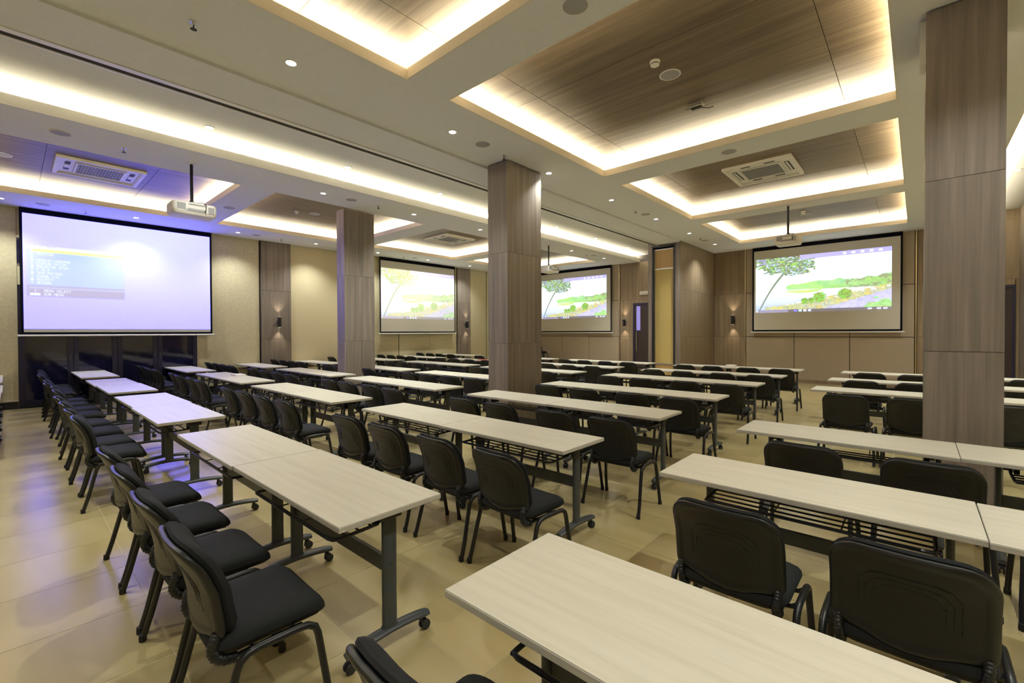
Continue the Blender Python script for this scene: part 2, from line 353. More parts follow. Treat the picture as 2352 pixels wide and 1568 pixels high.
pr = tag(MB().box(1.84, 1.96, 13.45, YW-.04, 0, HC).box(1.96, 3.0, 14.0, YW-.04, 0, HC).build('wall_pocket_right', 'woodcol'), 'pale wood pocket edge beyond the nearest pillar', kind='structure')
wall('wall_right', 'plain wall outside the picture', (XR, XR+.2, YB, YW+.2, 0, 4.75), 'paper2'); wall('wall_back', 'plain wall behind the viewer', (XW-.3, XR+.2, YB-.2, YB, 0, 4.75), 'paper2')

# pillars ------------------------------------------------------------
def pillar(x0, x1, y0, y1, label, top=H):
    p = tag(bx('pillar', 'dark', (x0+.02, x1-.02, y0+.02, y1-.02, 0, top-.004)), label, kind='structure'); g = .002
    for z0, z1 in ((0, 1.425), (1.425, 2.868), (2.868, top-.012)):
        z0 += g if z0 else 0; z1 -= g
        for a in ((x0, x1, y0, y0+.02), (x0, x1, y1-.02, y1), (x0, x0+.0195, y0+.0205, y1-.0205), (x1-.0195, x1, y0+.0205, y1-.0205)): bx('wood_panel', 'woodcol', (*a, z0, z1), p)
    return p
pillar(-5.22, -4.795, 5.245, 6.10, 'grey-brown laminate pillar in the middle of the hall')
pr_ = pillar(.045, .515, 5.25, 6.10, 'tall grey-brown laminate pillar nearest the viewer')
bx('side_box', 'alu', (.005, .045, 5.35, 5.6, 3.93, 4.29), pr_)
pillar(-9.62, -9.29, 4.90, 5.63, 'laminate pillar with one side tinted violet by the menu screen')

# ------------------------------------------------------------------ projected pictures
rs = np.random.RandomState(3)
def vnoise(n):
    g = rs.rand(n+2, n+2)
    def f(u, v):
        x = (u*n) % n; y = (v*n) % n; i = x.astype(int); j = y.astype(int); a = x-i; b = y-j; a = a*a*(3-2*a); b = b*b*(3-2*b)
        return g[i, j]*(1-a)*(1-b)+g[i+1, j]*a*(1-b)+g[i, j+1]*(1-a)*b+g[i+1, j+1]*a*b
    return f
n8, n20, n50, n90 = vnoise(8), vnoise(20), vnoise(55), vnoise(130)
def landscape(u, v):
    """lagoon with a leaning tree, green headland and boardwalk; u across, v up; dim grey painted in where no projector light falls"""
    c = np.zeros(u.shape+(3,)); n = .5*n20(u, v)+.5*n50(u, v)
    sky = np.stack([.93-.12*np.clip(u-.5, 0, 1), .99-.03*u, 1.0+0*u], -1); c[:] = sky
    wat = v < .42; t = np.clip((.42-v)/.36, 0, 1)
    c[wat] = np.stack([.96-.34*t+.1*n8(u, v*3), .98-.24*t+.06*n8(u, v*3), 1.0+0*t], -1)[wat]
    top = .47+.04*np.sin(np.clip((u-.25)*5, 0, 1.57))+.16*np.clip(u-.75, 0, 1)+.05*n20(u, u*0+.2)*np.clip(u*2-.3, 0, 1)
    hl = (u > .25) & (v < top) & (v > .40-.02*u); tx_ = n90(u, v)*np.clip(u*1.6-.5, 0, 1); gcol = np.stack([.50+.26*n-.18*tx_, .82+.16*n-.26*tx_, .38+.25*n8(v, u)-.08*tx_], -1)
    edge = (u-.25)*2.2 > np.abs(v-.44); c[hl & edge] = gcol[hl & edge]
    far = hl & (u > .7) & (n < .42); c[far] = np.array([.52, .58, .42])
    rf = (u > .25) & (u < .53) & (v < .385) & (v > .33+.25*(u-.39)**2*8) & ((u-.25)*1.4 > np.abs(v-.37)); c[rf] = (gcol*np.array([1.2, 1.02, .9]))[rf]
    line = .07+.30*u**1.35; bank = (v < line+.05*n50(u, v*2)+.02*(u > .45)) & (u > .08)
    bc = np.stack([.46+.42*n90(u, v)+.08*n, .56+.36*n90(u, v), .40+.20*n20(v, u)+.15*n90(v, u)], -1); c[bank] = bc[bank]
    wl_ = (np.abs(v-line-.015) < .010) & (u > .25) & (n50(u, v) > .35); c[wl_] = [.93, .93, .98]
    yw_ = bank & (n20(v*2, u) > .66); c[yw_] = (bc*np.array([1.12, 1.02, .72]))[yw_]
    road = (v < .34-.62*(1-u)**1.0) & (v > .02) & (u > .45); c[road] = np.stack([.62+.2*n, .62+.2*n, .85+.1*n], -1)[road]
    bush = (u > .82) & (v < .34-1.0*np.abs(u-.98)-.25*n20(u, v)) ; c[bush] = np.stack([.42+.3*n90(u, v), .66+.3*n50(u, v), .40+.2*n], -1)[bush]
    for bu, bv, br in ((.40, .19, .03), (.45, .20, .028), (.51, .25, .05), (.69, .29, .05)):
        q = ((u-bu)/1.0)**2+((v-bv)*.55)**2 < (br*(.7+.5*n90(u, v)))**2; c[q] = np.stack([.30+.3*n90(u, v), .52+.35*n50(u, v), .25+0*n], -1)[q]
    ty = .62-3.0*(.22-u); tr = (np.abs(v-(.03+(u-.03)*3.3+.05*np.sin((u-.03)*16))) < .028) & (u > .03) & (u < .24) & (v < .75); c[tr] = [.42, .50, .42]
    cr = ((u-.235)/.245)**2+((v-.84+.22*(u-.2))/np.where(v > .80, .30, .165))**2; cn = .55*n8(u*2, v*2)+.35*n20(u*2, v*2)+.35*n50(u, v)
    crown = (cr+1.5*(cn-.6) < .95) & (v < .99); lf = np.stack([.22+.36*n90(u, v), .32+.24*n50(u, v)+.16*n90(u, v), .24+.26*n90(v, u)], -1)
    c[crown] = lf[crown]; sp = crown & (n50(u*1.3, v*1.3) > .66); c[sp] = [.74, .84, .98]
    yl = crown & (n50(v, u) > .72); c[yl] = [.55, .78, .35]
    tb = (v > .925) & (u > .365); c[tb] = [.66, .64, .98]
    blank = ((v > .90) & (u < .36) & ~crown); c[blank] = [.30, .28, .24]
    for k in range(5):
        q = (np.abs(u-(.69+.06*k)) < .012) & (np.abs(v-.962) < .016); c[q] = [.93, .93, 1]
    q = (np.abs(v-.965) < .012) & (u > .01) & (u < .095) & (n90(u*2, v) > .3); c[q] = [.55, .52, .85]
    q = ((u-.02)**2+((v-.90)*.5)**2 < .012**2); c[q] = [.95, .95, 1]; q = (np.abs(v-.90) < .010) & (u > .035) & (u < .10); c[q] = [.6, .58, .85]
    br = v < .05; c[br] = [.34, .33, .38]; q = br & (u > .03) & (u < .27); c[q] = [.52, .50, .66]
    for k, cl in enumerate(((.45, .45, 1), (.75, .95, .95), (.85, .9, 1), (.8, .85, 1))):
        q = (np.abs(u-(.33+.036*k)) < .012) & (np.abs(v-.026) < .02); c[q] = cl
    q = (np.abs(u-.012) < .010) & (np.abs(v-.025) < .014); c[q] = [.95, .97, 1]
    for x in (.86, .92, .96): q = (np.abs(u-x) < .014) & (np.abs(v-.026) < .014); c[q] = [.8, .82, .95]
    return np.clip(c, 0, 1)
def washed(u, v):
    c = landscape(u, v); n = .5*n20(u, v)+.5*n50(u, v); k = np.clip(1.05-1.1*np.hypot((u-.28), (v-1.0)*.8), 0, 1)[..., None]  # k: overexposed yellow glow at the top, painted into the picture
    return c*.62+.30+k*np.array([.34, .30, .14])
def menu(u, v):
    """lavender test raster with an on-screen menu"""
    n = .04*(n8(u, v)-.5); k = np.clip(1-np.hypot((u-.62)*1.2, (v-.80)*1.3), 0, 1)
    c = np.stack([.68+.10*k+.07*v, .65+.17*k+.07*v, 2.25+.04*k+n], -1)  # k is a painted hot spot; blue is overdriven to tint the room
    mx0, mx1, my0, my1 = .02, .485, .29, .735; inm = (u > mx0) & (u < mx1) & (v > my0) & (v < my1)
    c[inm] *= np.array([.93, 1.0, .50]); a = (u-mx0)/(mx1-mx0); b = (v-my0)/(my1-my0)
    c[inm & (b > .93)] = [.93, .97, 1.1]; c[inm & (b > .86) & (b <= .93) & (a > .03)] = [.95, .99, .58]
    bl_ = inm & (b > .22) & (b <= .86) & (a > .02) & (a < .975); c[bl_] = (c*np.array([.94, 1.02, 1.03]))[bl_]
    c[inm & (b <= .22)] = [.62, .59, .78]; c[inm & (b > .135) & (b < .165) & (a > .02)] = [.69, .72, .90]
    return c
def picture_mesh(name, fn, nx, ny):
    xs = np.linspace(0, 1, nx+1); ys = np.linspace(0, 1, ny+1)
    vs = [(x, y, 0) for y in ys for x in xs]; w = nx+1
    fs = [(j*w+i, j*w+i+1, (j+1)*w+i+1, (j+1)*w+i) for j in range(ny) for i in range(nx)]
    me = bpy.data.meshes.new(name); me.from_pydata(vs, [], fs); at = me.color_attributes.new('picture', 'FLOAT_COLOR', 'POINT')
    U, V = np.meshgrid(xs, ys); col = fn(U.ravel(), V.ravel()); at.data.foreach_set('color', np.concatenate([col, np.ones((len(vs), 1))], 1).astype('f').ravel()); me.update(); return me
def pic_mat(name, es):
    m = mat(name, (.3, .29, .26), .9, emit=(1, 1, 1), es=es); a = N(m, 'ShaderNodeAttribute'); a.attribute_name = 'picture'
    g = N(m, 'ShaderNodeGamma'); g.inputs[1].default_value = 2.0
    m.node_tree.links.new(a.outputs['Color'], g.inputs[0]); m.node_tree.links.new(g.outputs[0], m.node_tree.nodes['Principled BSDF'].inputs['Emission Color']); return m
F5 = {'A': '01110100011000111111100011000110001', 'B': '11110100011000111110100011000111110', 'C': '01110100011000010000100001000101110', 'D': '11110100011000110001100011000111110', 'E': '11111100001000011110100001000011111',
 'F': '11111100001000011110100001000010000', 'G': '01110100011000010111100011000101111', 'H': '10001100011000111111100011000110001', 'I': '01110001000010000100001000010001110', 'J': '00111000100001000010000101001001100', 'K': '10001100101010011000101001001010001',
 'L': '10000100001000010000100001000011111', 'M': '10001110111010110101100011000110001', 'N': '10001110011010110011100011000110001', 'O': '01110100011000110001100011000101110', 'P': '11110100011000111110100001000010000', 'R': '11110100011000111110101001001010001',
 'S': '01111100001000001110000010000111110', 'T': '11111001000010000100001000010000100', 'U': '10001100011000110001100011000101110', 'V': '10001100011000110001100010101000100', 'W': '10001100011000110101101011101110001', 'X': '10001100010101000100010101000110001', 'Y': '10001100010101000100001000010000100', ' ': '0'*35,
 '#': '11111111111111111111111111111111111', '*': '00000011100111001110011100000000000', '+': '00100011100010000000001000111000100'}
def bitmap(mb, text, x, y, px, py, z):
    for i, ch in enumerate(text):
        g = F5[ch]
        for r_ in range(7):
            c_ = 0
            while c_ < 5:
                if g[r_*5+c_] == '1':
                    e = c_
                    while e < 5 and g[r_*5+e] == '1': e += 1
                    mb.add([(x+(i*6+c_)*px, y-(r_+1)*py, z), (x+(i*6+e)*px, y-(r_+1)*py, z), (x+(i*6+e)*px, y-r_*py, z), (x+(i*6+c_)*px, y-r_*py, z)], [(0, 1, 2, 3)]); c_ = e
                else: c_ += 1
LM = picture_mesh('projected_picture', landscape, 420, 210); LW = picture_mesh('projected_picture', washed, 420, 210); MM = picture_mesh('projected_picture', menu, 96, 72)
def screen(label, along, a, b, off, kind, group=None):
    """roll-down screen; local x runs along the wall, local y up, local z out of the wall"""
    r = empty('projection_screen'); w = b-a; z0, z1 = 1.60, H-.003
    if along == 'y': r.matrix_world = Matrix(((0, 0, 1, XW+off), (1, 0, 0, a), (0, 1, 0, 0), (0, 0, 0, 1)))
    else: r.matrix_world = Matrix(((1, 0, 0, a), (0, 0, -1, YW-off), (0, 1, 0, 0), (0, 0, 0, 1)))
    tag(r, label, 'screen', group)
    s = .045; tp = .115
    MB().box(0, s, z0, z1, -.003, .003).box(w-s, w, z0, z1, -.003, .003).box(s, w-s, z1-tp, z1, -.003, .003).box(s, w-s, z0, z0+.045, -.003, .003).build('black_border', 'sborder', r)
    bx('fabric', 'screen', (s, w-s, z0+.045, z1-tp, -.003, .002), r)
    MB().tube([(-.05, z0-.03, 0), (w+.05, z0-.03, 0)], .022, 10).build('bottom_bar', 'white', r, smooth=True)
    fx0, fx1, fz0, fz1 = s, w-s, z0+.045, z1-tp; fwid, fh = fx1-fx0, fz1-fz0
    if kind == 'menu': q = (fx0, fx1, fz0+.07, fz1); me, m = MM, PM
    elif kind == 'wash': q = (fx0+.01, fx1-.02, fz0+fh*.185, fz0+fh*.90); me, m = LW, PW
    else: q = (fx0+.05, fx1-fwid*.05, fz0+fh*.215, fz0+fh*.90); me, m = LM, PL
    p = bpy.data.objects.new('projected_picture', me); C.objects.link(p); p.parent = r
    if not me.materials: me.materials.append(m)
    p.location = (q[0], q[2], .004); p.scale = (q[1]-q[0], q[3]-q[2], 1)
    if kind == 'menu':
        X0, Y1, wW, hH = q[0]+.02*fwid, q[2]+(q[3]-q[2])*.735, .465*fwid, .445*(q[3]-q[2]); t = MB(); px, py = wW/150, hH/15.2/9.5; tx = X0+.085*wW
        rows = ['POSITION', None, 'DISPLAY LANGUAGE', 'DISPLAY OPTION', 'PROJECTOR SETUP', 'P IN P', 'TEST PATTERN', 'SIGNAL LIST', 'SECURITY', 'NETWORK']
        for k, s_ in enumerate(rows):
            yy = Y1-hH*(.150+.063*k)
            if s_: bitmap(t, s_, tx, yy, px*.52, py, .007)
            bitmap(t, '*' if k % 2 else '#', X0+.03*wW, yy, px*.7, py, .007)
        bitmap(t, 'MENU SELECT', X0+.15*wW, Y1-hH*.872, px*.62, py*1.05, .007); bitmap(t, 'SUB MENU', X0+.15*wW, Y1-hH*.94, px*.62, py*1.05, .007); bitmap(t, '+', X0+.06*wW, Y1-hH*.872, px*.62, py*1.05, .007)
        tag(t.build('menu_text', MTX, r), kind='stuff')
        bx('enter_key', MTX, (X0+.02*wW, X0+.115*wW, Y1-hH*.995, Y1-hH*.945, .0062, .0068), r)
        t2 = MB(); bitmap(t2, 'MAIN MENU', tx-.03*wW, Y1-hH*.008, px*.6, py, .007); bitmap(t2, 'ADVANCED MENU', tx, Y1-hH*.213, px*.52, py, .007); bitmap(t2, 'ENTER', X0+.028*wW, Y1-hH*.953, px*.5, py*.85, .0075); tag(t2.build('grey_text', MTG, r), kind='stuff')
        t3 = MB(); bitmap(t3, 'PICTURE', tx, Y1-hH*.08, px*.6, py, .007); t3.build('yellow_text', MTY, r)
    return r
PM = pic_mat('projection_menu', 1.0); PL = pic_mat('projection_landscape', 1.2); PW = pic_mat('projection_washed', 1.0)
MTX = mat('text_white', (.3, .3, .3), .9, emit=(.86, .95, 1.1), es=1); MTG = mat('text_grey', (.3, .3, .3), .9, emit=(.52, .50, .80), es=1); MTY = mat('text_olive', (.3, .3, .3), .9, emit=(.62, .68, .25), es=1)
screen('large roll-down screen showing a lavender projector menu over the glass doors', 'y', .18, 3.70, .12, 'menu')
screen('roll-down screen with a washed-out landscape between the first two pillars', 'y', 8.83, 12.36, .12, 'wash')
screen('roll-down screen with a landscape picture just past the middle pillar', 'x', -12.90, -9.22, .12, 'land')
screen('roll-down screen with a landscape picture on the beige panels near the tall pillar', 'x', -4.03, -.30, .12, 'land')

# ------------------------------------------------------------------ chair
def back_y(z):
    t = (z-.46)/.37; return -.188-.012*t-.088*max(t, 0)**2.0+.012*math.sin(t*PI)
def back_map(zc=.655):
    def f(a, b, t):
        z = zc+b-(.034*max(0, 1-(a/.155)**2)*min(1, max(0, -b/.15)) if b < 0 else 0); y = back_y(z)+.52*a*a+t; return (a, y, z)
    return f
def make_chair():
    r = empty('chair')
    m = MB()
    def smap(a, b, t):
        y = b+.022; z = .447+t; z -= .9*max(0, y-.15)**2*4; z += .10*a*a; return (a, y, z-.006*math.cos(a*6)*0)
    m.pad(.475, .44, .085, [(.16, -.030), (.05, -.030), (.012, -.024), (0, -.008), (.003, .010), (.014, .024), (.042, .034), (.10, .040), (.16, .042), (.20, .042)], smap); m.build('seat', 'fabric', r, smooth=True)
    m = MB(); m.pad(.43, .40, .07, [(.12, -.044), (.02, -.044), (0, -.036), (0, -.024)], smap); m.build('seat_pan', 'plastic', r, smooth=True)
    m = MB(); bf = back_map()
    m.pad(.455, .36, .10, [(.15, .008), (.03, .008), (.008, .014), (0, .028), (.005, .042), (.020, .056), (.06, .064), (.12, .065), (.16, .064)], back_map(.662), rb=.05); m.build('backrest', 'fabric', r, smooth=True)
    m = MB()
    m.pad(.465, .355, .10, [(.16, .006), (.02, .008), (.004, .008), (0, .002), (.002, -.008), (.010, -.016), (.030, -.020), (.036, -.017), (.042, -.0165), (.050, -.018), (.10, -.021), (.16, -.022)], bf, rb=.04)
    sh = m.build('back_shell', 'plastic', r, smooth=True)
    m = MB()
    for d in (.085, .105, .125):
        w_, h_ = .225-d, .165-d; pts = [bf(-w_, -h_, -.0215)] + [bf(-w_, y_, -.0215) for y_ in (-.05, 0, h_-.05)] + [bf(-w_+.03, h_-.01, -.0215)] + [bf(x_, h_, -.0215) for x_ in (-w_+.07, 0, w_-.07)] + [bf(w_-.03, h_-.01, -.0215)] + [bf(w_, y_, -.0215) for y_ in (h_-.05, 0, -.05)] + [bf(w_, -h_, -.0215)]
        m.tube(pts, .0022, 5)
    m.build('rib', 'plastic', sh, smooth=True)
    for s in (-1, 1):
        x0, x1 = .278*s, .262*s
        m = MB(); m.tube([(x0, -.222, .012), (x0*.99, -.19, .12), (x1*1.01, -.145, .30), (x1, -.128, .365), (x1, -.115, .395), (x1, -.09, .414), (x1, -.055, .420), (x1, .03, .420)], .0148, 9)
        g = m.build('leg', 'tube', r, smooth=True); MB().lathe([(.0165, 0), (.0175, .004), (.0165, .036), (.012, .038)], (x0, -.2225, 0), 10).build('rubber_foot', 'rubber', g, smooth=True)
        m = MB(); m.tube([(x0, .222, .012), (x0*.99, .205, .12), (x1*1.01, .180, .30), (x1, .170, .365), (x1, .158, .397), (x1, .130, .415), (x1, .095, .420), (x1, .03, .420)], .0148, 9)
        g = m.build('leg', 'tube', r, smooth=True); MB().lathe([(.0165, 0), (.0175, .004), (.0165, .036), (.012, .038)], (x0, .2225, 0), 10).build('rubber_foot', 'rubber', g, smooth=True)
        pts = []; rr = []; n = 27
        base = [(.203*s, -.172, .505), (.203*s, -.182, .475), (.198*s, -.188, .440), (.198*s, -.176, .410), (.198*s, -.150, .390), (.198*s, -.110, .383)]
        for k in range(n):
            q = k/(n-1)*(len(base)-1); i = min(int(q), len(base)-2); e = q-i; pts.append(tuple(base[i][c]*(1-e)+base[i+1][c]*e for c in range(3))); rr.append(.0222 if k % 2 else .0188)
        m = MB(); m.tube(pts, rr, 10, sx=.8); m.build('bellows_bracket', 'plastic', r, smooth=True)
        m = MB(); m.tube([(.198*s, -.115, .386), (.198*s, -.05, .388), (.198*s, .13, .392)], .010, 8); m.build('support_tube', 'tube', r, smooth=True)
    for y in (-.055, .10): MB().tube([(-.262, y, .418), (-.235, y, .398), (-.18, y, .388), (.18, y, .388), (.235, y, .398), (.262, y, .418)], .0105, 8).build('crossbar', 'tube', r, smooth=True)
    return r
# ------------------------------------------------------------------ flip-top table
TL, TD = 1.388, .57
def make_table():
    r = empty('training_table'); m = MB(); a, b, z0, z1 = TL/2, TD/2, .718, .745
    m.cur = 0; m.box(-a+.002, a-.002, -b+.002, b-.002, z1-.004, z1)
    m.cur = 1; m.box(-a, a, -b, b, z0, z1-.0025, b=.002)
    tt = m.build('tabletop', ['top', 'edge'], r)
    dx, dy = .05, .03
    for s in (-1, 1):
        x = dx+.545*s; m = MB()
        R = []
        for z in (.112, .70):
            R.append([(x+.017*math.copysign(abs(math.cos(t))**.6, math.cos(t)), dy+.039*math.copysign(abs(math.sin(t))**.6, math.sin(t)), z) for t in [2*PI*k/16 for k in range(16)]])
        m.loft(R); R2 = [[(x+(p[0]-x)*1.22, dy+(p[1]-dy)*1.1, z) for p in R[0]] for z in (.100, .128)]; m.loft(R2)
        for z in (.44, .40): m.lathe([(.006, x+.018*s), (.006, x+.020*s)], (0, dy, z), 8, 'x')
        g = m.build('leg', 'steel', r, smooth=True)
        m = MB(); pts = []; rr = []
        for k in range(13):
            t = -1+2*k/12; pts.append((x, dy+.235*t, .104-.022*t*t)); rr.append(.032 if abs(t) < .95 else .026)
        m.tube(pts, rr, 10, sx=.62, ref=(0, 0, 1)); m.build('foot', 'steel', g, smooth=True)
        for t in (-1, 1):
            y = dy+.205*t; m = MB()
            for q in (-.014, .014): m.lathe([(.012, x+q-.008), (.024, x+q-.007), (.0265, x+q-.003), (.0265, x+q+.003), (.024, x+q+.007), (.012, x+q+.008)], (0, y+.012*t, .0265), 14, 'x')
            m.tube([(x, y, .03), (x, y, .078)], .011, 8); m.tube([(x-.02, y+.006*t, .045), (x+.02, y+.006*t, .045)], .016, 8)
            m.build('caster', 'caster', g, smooth=True)
        m = MB(); m.box(x-.028, x+.028, dy-.06, dy+.06, .67, .718, b=.004); m.tube([(x-.05*s, dy-.02, .655), (x-.02*s, dy-.02, .655)], .012, 8); m.box(x-.075*s-.006, x-.075*s+.02, dy-.05, dy+.03, .63, .716)
        m.build('pivot_bracket', 'rod', r)
    MB().box(dx-.53, dx+.53, dy-.013, dy+.013, .385, .465, b=.004).build('stretcher', 'steel', r)
    m = MB(); e = .49
    for k, y in enumerate((-.235, -.165, -.095, -.025)):
        m.tube([(dx-e, y, .625), (dx+e, y, .625)], .0068 if k == 0 else .0055, 6)
    for s in (-1, 1):
        m.tube([(dx+e*s, .04, .712), (dx+e*s, .02, .655), (dx+e*s, 0, .630), (dx+e*s, -.20, .622), (dx+e*s*.99, -.232, .625), (dx+e*.93*s, -.243, .628), (dx+e*.9*s, -.243, .628)], .009, 7)
        m.tube([(dx+.15*s, .03, .715), (dx+.15*s, .01, .625), (dx+.15*s, -.235, .622)], .004, 6)
    m.tube([(dx-e*.9, -.243, .628), (dx+e*.9, -.243, .628)], .009, 7)
    m.build('book_rack', 'rod', r, smooth=True)
    return r
chair0 = make_chair(); table0 = make_table(); reg(None)

BL = {'A': (-14.33, -12.12, 'glass-wall block'), 'B': (-11.46, -8.68, 'block past ceiling track'), 'C': (-8.14, -5.36, 'block under ceiling track'), 'D': (-4.67, -1.88, 'block by middle pillar'), 'E': (-1.17, 1.615, 'block by tall pillar')}
RY = {-1: -.64, 0: .95, 1: 2.655, 2: 4.255, 3: 5.90, 4: 7.86, 5: 9.58, 6: 11.40}
CY = {0: .675, 1: 2.335, 2: 3.79, 3: 5.42, 4: 7.17, 5: 8.96, 6: 10.62}
CXS = {'A': [-14.0, -13.41, -12.82, -12.23], 'B': [-10.78, -10.14, -9.45, -8.80], 'C': [-7.31, -6.69, -6.03, -5.41], 'D': [-3.98, -3.37, -2.66, -2.05], 'E': [-.64, -.02, .64, 1.28]}
ORD = {-1: 'cut-off near', 0: 'first', 1: 'second', 2: 'third', 3: 'fourth', 4: 'fifth', 5: 'sixth', 6: 'seventh'}
NUM = ['first', 'second', 'third', 'fourth']
HIDE_T = {('C', -1, 0), ('C', -1, 1)}      # nothing of these shows in the photograph
HIDE_C = {('A', 4, 1), ('A', 4, 2), ('A', 4, 3), ('B', 6, 1), ('B', 6, 2), ('B', 6, 3), ('C', 4, 1), ('C', 4, 2), ('C', 5, 0), ('E', 0, 1), ('E', 0, 2), ('E', 0, 3), ('E', 1, 2), ('E', 1, 3), ('E', 2, 3), ('E', 4, 3), ('E', 5, 3), ('E', 6, 2)}
tfirst = True; cfirst = True
for b, (x0, x1, bname) in BL.items():
    for r in RY:
        if r == -1 and b not in 'AB': continue
        if b == 'E' and r == 3: continue
        L2 = (x1-x0)/2; n = 2
        for k in range(n):
            if (b, r, k) in HIDE_T: continue
            o = table0 if tfirst else copy_tree(table0); tfirst = False
            dy = {('D', 0): 0, ('E', 0): .015, ('E', 1): -.02, ('E', 2): -.01}.get((b, r), RNG.uniform(-.012, .012)); dyk = RNG.uniform(-.009, .009)
            if b == 'C' and r == -1: dy -= .06
            o.location = (x0+L2*(k+.5), RY[r]+TD/2+dy+dyk, 0); o.rotation_euler.z = math.radians(RNG.uniform(-.08, .08)); o.scale.x = (L2-.003)/TL
            side = 'menu-screen end' if k == 0 else 'other end'
            tag(o, 'pale wood table on castors, %s of %s row, %s' % (side, ORD[r], bname), 'table', 'flip-top tables in rows')
for b, xs in CXS.items():
    for r in CY:
        if b == 'E' and r == 3: continue
        for k, x in enumerate(xs):
            if (b, r, k) in HIDE_C: continue
            if (b, r) == ('B', 3) and k == 2: continue
            y = CY[r]; jj = .0 if b == 'A' else 1; rz = RNG.uniform(-.03, .03)*jj; x += RNG.uniform(-.010, .010)*jj; y += RNG.uniform(-.03, .03)
            if (b, r) == ('D', 0): x = [-4.0, -3.36, -2.72, -2.10][k]; y = .675; rz = [.02, 0, .01, -.02][k]
            if (b, r) == ('C', 0): x = [-7.85, -7.15, -6.42, -5.80][k]; rz = [.03, -.02, .05, -.06][k]
            if (b, r) == ('C', 3): x = [-7.38, -6.76, -6.14, -5.53][k]
            if (b, r) == ('D', 1): x = [-3.98, -3.34, -2.64, -2.02][k]; y = 2.33; rz = [.04, .02, -.03, -.05][k]
            if (b, r) == ('E', 0): x = [-.875, -.20, .5, 1.1][k]; y = .825
            if (b, r) == ('E', 1): x = [-.635, -.02, .64, 1.28][k]; y = 2.33; rz = [.0, .0, .02, 0][k]
            if (b, r) == ('E', 2): x = [-.58, .06, .70, 1.30][k]; y = 3.82
            if (b, r) == ('E', 4): y = 6.97
            o = chair0 if cfirst else copy_tree(chair0, skip=('rubber_foot',) if r > 3 else ()); cfirst = False
            o.location = (x, y, 0); o.rotation_euler.z = rz
            tag(o, 'black padded chair, %s from menu screen, %s row, %s' % (NUM[k], ORD[r], BL[b][2]), 'chair', 'black chairs behind the tables')

# ------------------------------------------------------------------ ceiling fittings
def reg2():
    KID.clear(); reg(None)
def place(proto, spots, labels, cat, group, first=True):
    out = []
    for i, (x, y, z) in enumerate(spots):
        o = proto if i == 0 else copy_tree(proto); o.location = (x, y, z); tag(o, labels[i], cat, group); out.append(o)
    return out
def spot(x, y, z, w=DOWN_W, col=DLC, size=115, blend=.9):
    l = bpy.data.lights.new('downlight_lamp', 'SPOT'); l.energy = w; l.color = col; l.spot_size = math.radians(size); l.spot_blend = blend; l.shadow_soft_size = .035
    o = bpy.data.objects.new('downlight_lamp', l); C.objects.link(o); o.location = (x, y, z); return o
dl = empty('downlight'); MB().lathe([(.062, 0), (.062, -.004), (.050, -.006), (.046, -.001), (.046, .0)], n=20).build('trim_ring', 'white', dl, smooth=True)
MB().lathe([(.001, -.0045), (.044, -.0045), (.044, -.001), (.001, -.001)], n=18).build('lens', 'lens', dl)
reg2()
YD = [1.93, 4.05, 6.20, 8.33, 10.46, 12.60, 14.72]; sp = []; lb = []
for i, y in enumerate(YD): sp.append((-4.70, y, H)); lb.append('small round downlight, %s from the viewer in the row past the middle pillar' % (NUM+['fifth', 'sixth', 'seventh'])[i])
for i, y in enumerate([4.12, 6.25, 8.36, 12.6, 14.7]): sp.append((-8.61, y, H)); lb.append('small round downlight, %s of those beside the long cove lip' % (NUM+['fifth'])[i])
for i, y in enumerate([-.07, 2.03, 4.16, 6.28, 8.40, 10.5, 12.63]): sp.append((-13.62, y, H)); lb.append('small round downlight, %s of those over the screen wall' % (NUM+['fifth', 'sixth', 'seventh'])[i])
for i, y in enumerate([1.97, 4.10, 6.20, 10.4, 12.5, 14.65]): sp.append((-7.61, y, HC)); lb.append('small round downlight, %s of those in the long raised cove' % (NUM+['fifth', 'sixth'])[i])
sp.append((1.37, 12.52, HC)); lb.append('small round downlight beyond the tall pillar')
place(dl, sp, lb, 'downlight', 'ceiling downlights')
for (x, y, z) in sp: spot(x, y, z-.02)
for y in [-2.3, -.2]:
    for x in (-4.70, -8.61, .43): spot(x, y, H-.02)  # lamps alone, no fittings, added out of view for the room's lighting
for y in YD: spot(.43, y, H-.02)  # unseen mirrored row without fittings, added for symmetrical illumination
for y in YD[:3]+YD[3:]: spot(3.6, y, H-.02)
sk = empty('ceiling_speaker'); MB().lathe([(.118, 0), (.118, -.006), (.108, -.010), (.104, -.006), (.104, 0)], n=28).build('rim', 'white', sk, smooth=True)
MB().lathe([(.001, -.007), (.104, -.007), (.104, -.002), (.001, -.002)], n=28).build('grille', 'grille', sk)
sr = empty('sprinkler'); MB().lathe([(.035, 0), (.034, -.006), (.014, -.010), (.012, -.03), (.008, -.032)], n=14).build('escutcheon', 'alu', sr, smooth=True)
MB().tube([(-.012, 0, -.03), (-.014, 0, -.045), (-.006, 0, -.062)], .003, 6).tube([(.012, 0, -.03), (.014, 0, -.045), (.006, 0, -.062)], .003, 6).tube([(0, 0, -.03), (0, 0, -.062)], .004, 6).lathe([(.004, -.062), (.026, -.064), (.026, -.067), (.004, -.068)], n=12).build('deflector', 'grille_d', sr)
sd = empty('smoke_detector'); MB().lathe([(.055, 0), (.055, -.018), (.048, -.024), (.047, -.045), (.030, -.056), (.001, -.058)], n=22).build('dome', 'white', sd, smooth=True)
MB().lathe([(.0482, -.030), (.0492, -.032), (.0492, -.036), (.0482, -.038)], n=22).build('vent_ring', 'grille_d', sd)
ac = empty('air_conditioner'); m = MB(); a, b, t = .55, .59, .03
